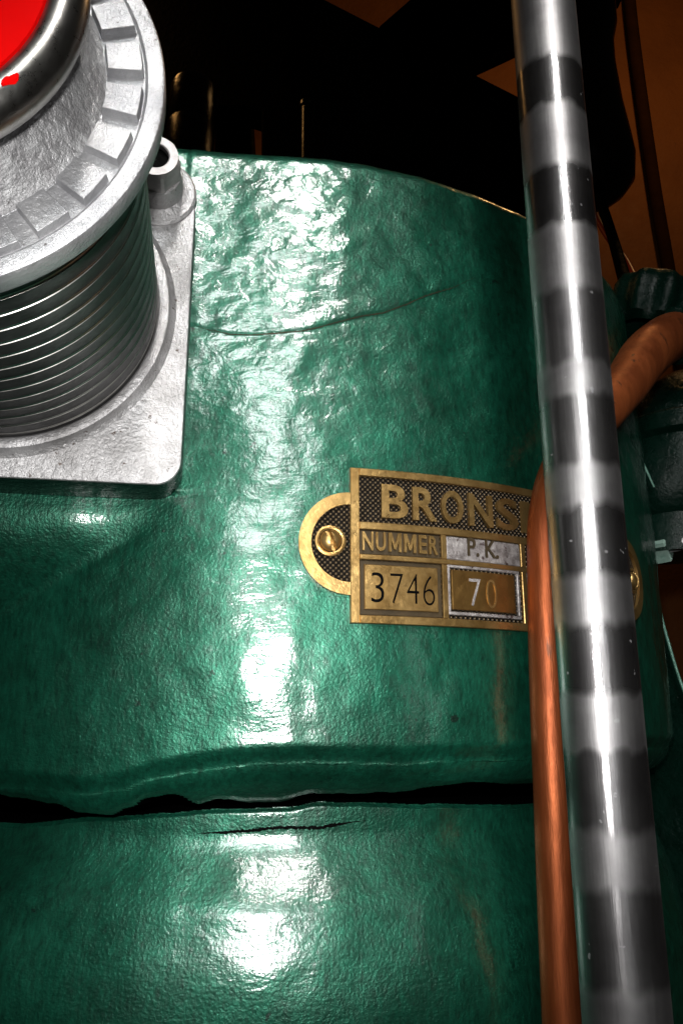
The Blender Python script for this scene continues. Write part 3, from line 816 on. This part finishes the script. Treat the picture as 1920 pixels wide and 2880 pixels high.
# hanging black lever with its stem and a red cable behind
sil = [(-140, 1788), (0, 1786), (50, 1772), (116, 1771), (232, 1781), (320, 1795), (381, 1803), (448, 1795), (484, 1765), (505, 1735), (517, 1712), (522, 1700)]
hl = thing('lubricator', 'black rounded lubricator hanging in shadow right of the rod with a thin stem below', 'lubricator', tuple(at_y(1680, 520, 0.78)))
prof = []; cxp = 1668
for y_, x_ in sil:
    p = at_y(x_, y_, 0.78); c_ = at_y(cxp, y_, 0.78); prof.append((p.x - c_.x, p.z))
ox = at_y(cxp, 250, 0.78).x
v, f = lathe(prof + [(0.002, prof[-1][1] - 0.002)], Vector((ox, 0.82, 0)), (Vector((1, 0, 0)), Vector((0, 0.8, 0)), Vector((0, 0, 1))), 64, cap0=True, cap1=True)
mesh_obj('body', v, f, 'black_gloss', hl, 40)
v, f = tube([at_y(1680, 500, 0.80), at_y(1690, 570, 0.79), at_y(1716, 650, 0.77), at_y(1748, 760, 0.73), at_y(1765, 830, 0.70)], [0.0075, 0.006, 0.0055, 0.0065, 0.0065], 16)
mesh_obj('stem', v, f, 'black', hl)
v, f = tube([at_y(1655, 560, 0.90), at_y(1682, 622, 0.88), at_y(1712, 672, 0.86), at_y(1760, 735, 0.83), at_y(1800, 815, 0.78)], 0.0040, 14)
tag(mesh_obj('cable', v, f, 'red_wire'), 'thin red cable passing behind the black stem right of the rod', 'cable')

# ------------------------------------------------------------------ machinery in the dark behind the cylinder
ifr = thing('iron_frame', 'black painted iron machine frame with slanting arms in the dark behind the cylinder', 'machine frame', tuple(at_y(900, 600, 1.05)))
def slab(name, pts, y, th, parent, mat='black'):
    v, f = prism([at_y(px, py, y) for px, py in pts], (0, th, 0))
    return add_bevel(mesh_obj(name, v, f, mat, parent, 30), 0.004, 2)
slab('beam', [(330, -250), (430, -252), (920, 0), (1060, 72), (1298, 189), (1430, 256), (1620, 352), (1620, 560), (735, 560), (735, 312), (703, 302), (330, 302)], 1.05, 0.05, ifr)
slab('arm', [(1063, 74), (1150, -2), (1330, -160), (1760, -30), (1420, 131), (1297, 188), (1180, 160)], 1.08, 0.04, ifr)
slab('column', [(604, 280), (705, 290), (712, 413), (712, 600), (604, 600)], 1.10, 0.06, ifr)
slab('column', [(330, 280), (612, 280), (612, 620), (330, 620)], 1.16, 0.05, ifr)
v, f = lathe([(0.013, -0.06), (0.013, 0.05), (0.016, 0.052), (0.016, 0.058), (0.010, 0.060)], at_y(868, 385, 1.02), (Vector((1, 0, 0)), Vector((0, 1, 0)), Vector((0, 0, 1))), 32, cap0=True, cap1=True)
tag(mesh_obj('pin', v, f, 'black_gloss'), 'short black pin with a worn grey streak standing behind the cylinder rim', 'pin')
oc = thing('oil_cup', 'dark round oil cup with orange glints behind the cylinder rim by the valve', 'oil cup', tuple(at_y(535, 430, 0.92)))
oc0 = at_y(535, 410, 0.92)
fz = (Vector((1, 0, 0)), Vector((0, 1, 0)), Vector((0, 0, 1)))
H = at_y(535, 240, 0.92).z - oc0.z; hwid = at_y(608, 330, 0.92).x - oc0.x
v, f = lathe([(hwid * 1.02, -0.05), (hwid * 1.02, H * 0.26), (hwid * 0.97, H * 0.29), (hwid * 0.97, H * 0.30)], oc0, fz, 64, cap0=True, cap1=True)
mesh_obj('cup', v, f, 'black_gloss', oc)
v, f = lathe([(hwid * 0.92, H * 0.30), (hwid * 0.95, H * 0.34), (hwid * 0.95, H * 0.90), (hwid * 0.86, H * 0.98), (hwid * 0.3, H * 1.02), (0.001, H * 1.03)], oc0, fz, 64, cap0=True)
mesh_obj('lid', v, f, 'black_gloss', oc)
# wall and the conduit on it
YW = 1.9
v, f = prism([(-2.2, YW, -1.2), (2.6, YW, -1.2), (2.6, YW, 3.2), (-2.2, YW, 3.2)], (0, 0.1, 0))
tag(mesh_obj('wall', v, f, 'wall', None, 30), 'brown plastered wall in the dim background behind the machine', 'wall')
v, f = tube([at_y(1752, -250, YW - 0.03), at_y(1775, 60, YW - 0.03), at_y(1835, 500, YW - 0.03), at_y(1885, 800, YW - 0.03), at_y(1950, 1250, YW - 0.03)], 0.017, 20)
tag(mesh_obj('conduit', v, f, 'olive'), 'dull olive conduit pipe running down the brown wall at far right', 'conduit')
